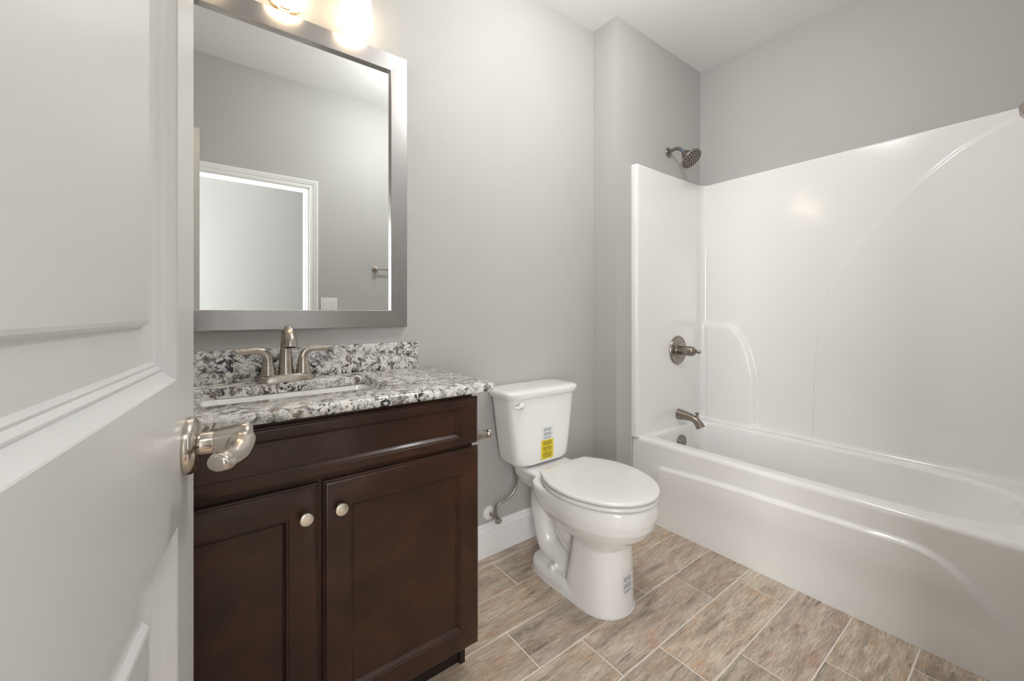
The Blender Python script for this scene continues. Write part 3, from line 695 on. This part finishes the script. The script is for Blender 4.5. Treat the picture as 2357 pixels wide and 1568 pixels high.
bowl.rings([egg(TX, *q) for q in ((.971, 1.22, .117, .0, 2.3, 5), (.971, 1.22, .117, .01, 2.3, 5), (.973, 1.205, .114, .08, 2.3, 5), (.976, 1.19, .110, .16, 2.3, 5), (.979, 1.175, .106, .25, 2.3, 5))])
bowl.rings([egg(TX, *q) for q in ((.99, 1.445, .120, .0, 2.5, 3.5), (.99, 1.445, .120, .030, 2.5, 3.5), (1.0, 1.438, .114, .048, 2.5, 3.5), (1.02, 1.42, .102, .056, 2.5, 3.5))])
bowl.rings([sup(TX, 1.405, h, d, z, 5) for h, d, z in ((.085, .12, .345), (.105, .135, .365), (.122, .142, .395), (.130, .145, .43), (.128, .143, .440), (.120, .137, .444))])
for (xx, s_) in ((TX-.026, 1), (TX+.026, 1)):
    bowl.tube([(xx, 1.39, .37), (xx, 1.425, .325), (xx, 1.432, .27), (xx, 1.415, .20), (xx, 1.395, .13), (xx, 1.36, .09), (xx, 1.28, .078), (xx, 1.17, .075)], [.045, .050, .052, .050, .050, .052, .050, .048], 28, 6, up=(1, 0, 0))
    bowl.tube([(xx, 1.33, .36), (xx, 1.315, .30), (xx, 1.285, .245), (xx, 1.23, .20), (xx, 1.15, .175)], [.050, .048, .044, .044, .044], 24, 6, up=(1, 0, 0))
    bowl.tube([(xx, 1.34, .30), (xx, 1.31, .22), (xx, 1.26, .165), (xx, 1.17, .135)], [.026, .030, .032, .032], 20, 6, up=(1, 0, 0))
bowl.lathe([(.016, .05), (.0145, .066), (.010, .072), (0, .073)], (TX-.094, 1.285, 0), (0, 0, 1), 20)
bo = bowl.obj('bowl', M_cer, to)
md = bo.modifiers.new('weld', 'REMESH'); md.mode = 'VOXEL'; md.voxel_size = .0035; md.use_smooth_shade = True
md = bo.modifiers.new('soften', 'SMOOTH'); md.factor = .5; md.iterations = 7
# caulk bead round the foot
R = []
base_pts = []
for q in egg(TX, .960, 1.23, .1225, 0, 2.3, 5, n=48): base_pts.append(q)
MB().rings([egg(TX, .9665, 1.23, .1215, .0002, 2.3, 5), egg(TX, .9665, 1.23, .1215, .002, 2.3, 5), egg(TX, .972, 1.225, .116, .005, 2.3, 5)], cap1=False).rings([egg(TX, .987, 1.448, .1225, .0002, 2.5, 3.5), egg(TX, .987, 1.448, .1225, .002, 2.5, 3.5), egg(TX, .992, 1.443, .118, .005, 2.5, 3.5)], cap1=False).obj('caulk_bead', M_caulk, to, smooth=60)
LID_P = [(0, 0), (.0012, .016), (.005, .036), (.013, .062), (.026, .090), (.045, .119), (.075, .150), (.105, .172), (.14, .190), (.18, .205), (.22, .2145), (.26, .2185), (.30, .2175), (.34, .212), (.38, .199), (.42, .179), (.45, .161), (.466, .150), (.474, .143), (.4775, .132), (.478, .11), (.478, 0)]
LID_SM, _ = spline([(b, a, 0) for a, b in LID_P], 1, 6)
def lidring(i, z):
    k = .955; L0 = .478*k; o = []
    half = [(p.x*k, p.y*k) for p in LID_SM]
    # resample the half outline evenly
    dd = np.cumsum([0]+[math.dist(half[j], half[j+1]) for j in range(len(half)-1)]); tt = np.linspace(0, dd[-1], 60)
    hx = np.interp(tt, dd, [h[0] for h in half]); hy_ = np.interp(tt, dd, [h[1] for h in half])
    sx_, sy_ = (.2087-i)/.2087, (L0-2*i)/L0
    pts = [(TX+x*sx_, LF+i+y*sy_, z) for x, y in zip(hx, hy_)]
    return pts + [(2*TX-x, y, z) for x, y, z in reversed(pts[1:-1])]
def slab(name, z0, z1, ins, crown, m):
    t = z1-z0
    R = [lidring(ins+.012, z0), lidring(ins+.003, z0+.001), lidring(ins, z0+t*.3), lidring(ins, z0+t*.65), lidring(ins+.003, z0+t*.88), lidring(ins+.009, z1), lidring(ins+.03, z1+crown*.5), lidring(ins+.08, z1+crown*.9), lidring(ins+.15, z1+crown)]
    return MB().rings(R).obj(name, m, to, smooth=60)
slab('seat', .4410, .4575, .0015, 0, M_seat); slab('lid', .4615, .4780, 0, .005, M_seat)
for xx in (TX-.10, TX+.06): MB().box((xx, 1.30, .444), (xx+.04, 1.335, .470), .005).obj('seat_hinge', M_seat, to, smooth=40)
TKX, TKY = 1.268, 1.497
def tk_dim(z): t = (z-.463)/(.765-.463); return .160+.044*t**.85, .0895+.006*t
tank = MB(); R = [sup(TKX, TKY, .142, .072, .454, 4.5), sup(TKX, TKY, .154, .085, .4575, 4.5)]
for z_ in np.linspace(.470, .765, 12): h, d = tk_dim(z_); R.append(sup(TKX, TKY, h, d, z_, 4.8))
tank.rings(R).obj('tank', M_cer, to, smooth=50)
MB().rings([sup(TKX, TKY, h, d, z_, 4.6) for h, d, z_ in ((.198, .090, .762), (.214, .102, .762), (.217, .106, .766), (.2215, .1085, .780), (.2225, .1095, .787), (.220, .1075, .794), (.212, .100, .799), (.19, .085, .8025), (.12, .05, .805))]).obj('tank_lid', M_cer, to, smooth=50)
hy = TKY-tk_dim(.735)[1]
fl = MB().lathe([(.0, 0), (.0165, 0), (.0165, .006), (.014, .013), (.009, .017), (0, .018)], (1.116, hy+.003, .737), (0, -1, 0), 28)
fl.tube([(1.114, hy-.012, .738), (1.098, hy-.016, .7375), (1.078, hy-.017, .736), (1.063, hy-.014, .737)], [.0095, .0105, .0085, .004], 20, 8, .6 if False else .75, up=(0, 0, 1))
fl.obj('flush_handle', M_plastic, to, smooth=50)
def tank_label(name, x0, x1, z0, z1, m, lab):
    n = 6; V = [(x, TKY-tk_dim(zz)[1]-.0008, zz) for zz in np.linspace(z0, z1, n) for x in (x0, x1)]
    F = [(2*i, 2*i+1, 2*i+3, 2*i+2) for i in range(n-1)]
    me = bpy.data.meshes.new(name); me.from_pydata([tuple(map(float, v)) for v in V], [], F); ul = me.uv_layers.new()
    for lp_ in me.loops:
        i = lp_.vertex_index; ul.data[lp_.index].uv = (i % 2, (i//2)/(n-1))
    o = link(name, me, m, to); o['label'] = lab
tank_label('warning_label', 1.234, 1.309, .472, .560, M_lab_y, 'yellow printed warning label')
tank_label('paper_label', 1.241, 1.303, .5605, .619, M_lab_w, 'small white printed label')
# label on the pedestal, wrapped on the curved front
def ped_label():
    V, n, mrow = [], 8, 7
    for i in range(mrow):
        zz = .076+.072*i/(mrow-1)
        t = zz/.25; yf, yr, hw = .971+.008*t, 1.22-.04*t, .117-.011*t; ym = yf+(yr-yf)*.55
        for j in range(n):
            a = math.radians(-99+25*j/(n-1)); c, s_ = math.cos(a), math.sin(a); e = 2.3
            V.append((TX+(hw+.0015)*math.copysign(abs(c)**(2/e), c), ym+(ym-yf+.0015)*math.copysign(abs(s_)**(2/e), s_), zz))
    F = [(i*n+j, i*n+j+1, (i+1)*n+j+1, (i+1)*n+j) for i in range(mrow-1) for j in range(n-1)]
    me = bpy.data.meshes.new('ped'); me.from_pydata([tuple(map(float, v)) for v in V], [], F); ul = me.uv_layers.new()
    for l_ in me.loops: i = l_.vertex_index; ul.data[l_.index].uv = ((i % n)/(n-1), (i//n)/(mrow-1))
    me.shade_smooth(); o = link('pedestal_label', me, M_lab_w, to); o['label'] = 'small white printed label on the pedestal'
ped_label()
MB().lathe([(.0, 0), (.017, 0), (.018, .010), (.015, .030), (.013, .034)], (1.178, 1.53, .428), (0, 0, 1), 6).lathe([(.011, -.006), (.011, .02)], (1.178, 1.53, .428), (0, 0, 1), 20).obj('supply_nut', M_plastic, to)
# supply valve and hose
sv = thing('supply_valve', (1.084, YB, .19), 'nickel shut-off valve with white escutcheon on the wall left of the toilet', 'valve')
MB().lathe([(0, 0), (.033, 0), (.033, .003), (.028, .009), (.016, .014), (.012, .015)], (1.083, YB, .198), (0, -1, 0), 40).obj('wall_escutcheon', M_plastic, sv, smooth=40)
vb = MB().lathe([(.0085, 0), (.0085, .035), (.0115, .036), (.0115, .046), (.009, .047), (.009, .062), (.0, .063)], (1.083, YB-.012, .198), (0, -1, 0), 6)
vb.lathe([(.0065, -.010), (.0065, .012), (.0095, .013), (.0095, .030), (.006, .031)], (1.083, YB-.055, .198), (0, 0, 1), 14)
vb.obj('valve_body', M_nickel, sv, smooth=30)
MB().rings([[(1.083+(.018*math.cos(a)), YB-.078-dd, .190+.0125*math.sin(a)) for a in [2*PI*j/24 for j in range(24)]] for dd in (0, .006)]).lathe([(.004, 0), (.004, .012)], (1.083, YB-.068, .192), (0, -1, 0), 10).obj('oval_handle', M_nickel, sv, smooth=30)
ho = MB().tube([(1.083, 1.553, .226), (1.086, 1.550, .245), (1.100, 1.545, .262), (1.130, 1.540, .272), (1.160, 1.535, .286), (1.183, 1.532, .318), (1.188, 1.530, .350), (1.180, 1.530, .382), (1.178, 1.530, .405), (1.178, 1.530, .425)],
               [.0062]*10, 16, 10, up=(0, 1, 0)).obj('supply_hose', mat('braided_steel', (.45, .41, .37), .3, 1, build=lambda nt, b: bump(nt, b, noise(nt, coords(nt), 900, 1), .5, .0008)), smooth=50)
tag(ho, 'thin braided steel hose from the wall valve up to the toilet tank', 'hose')
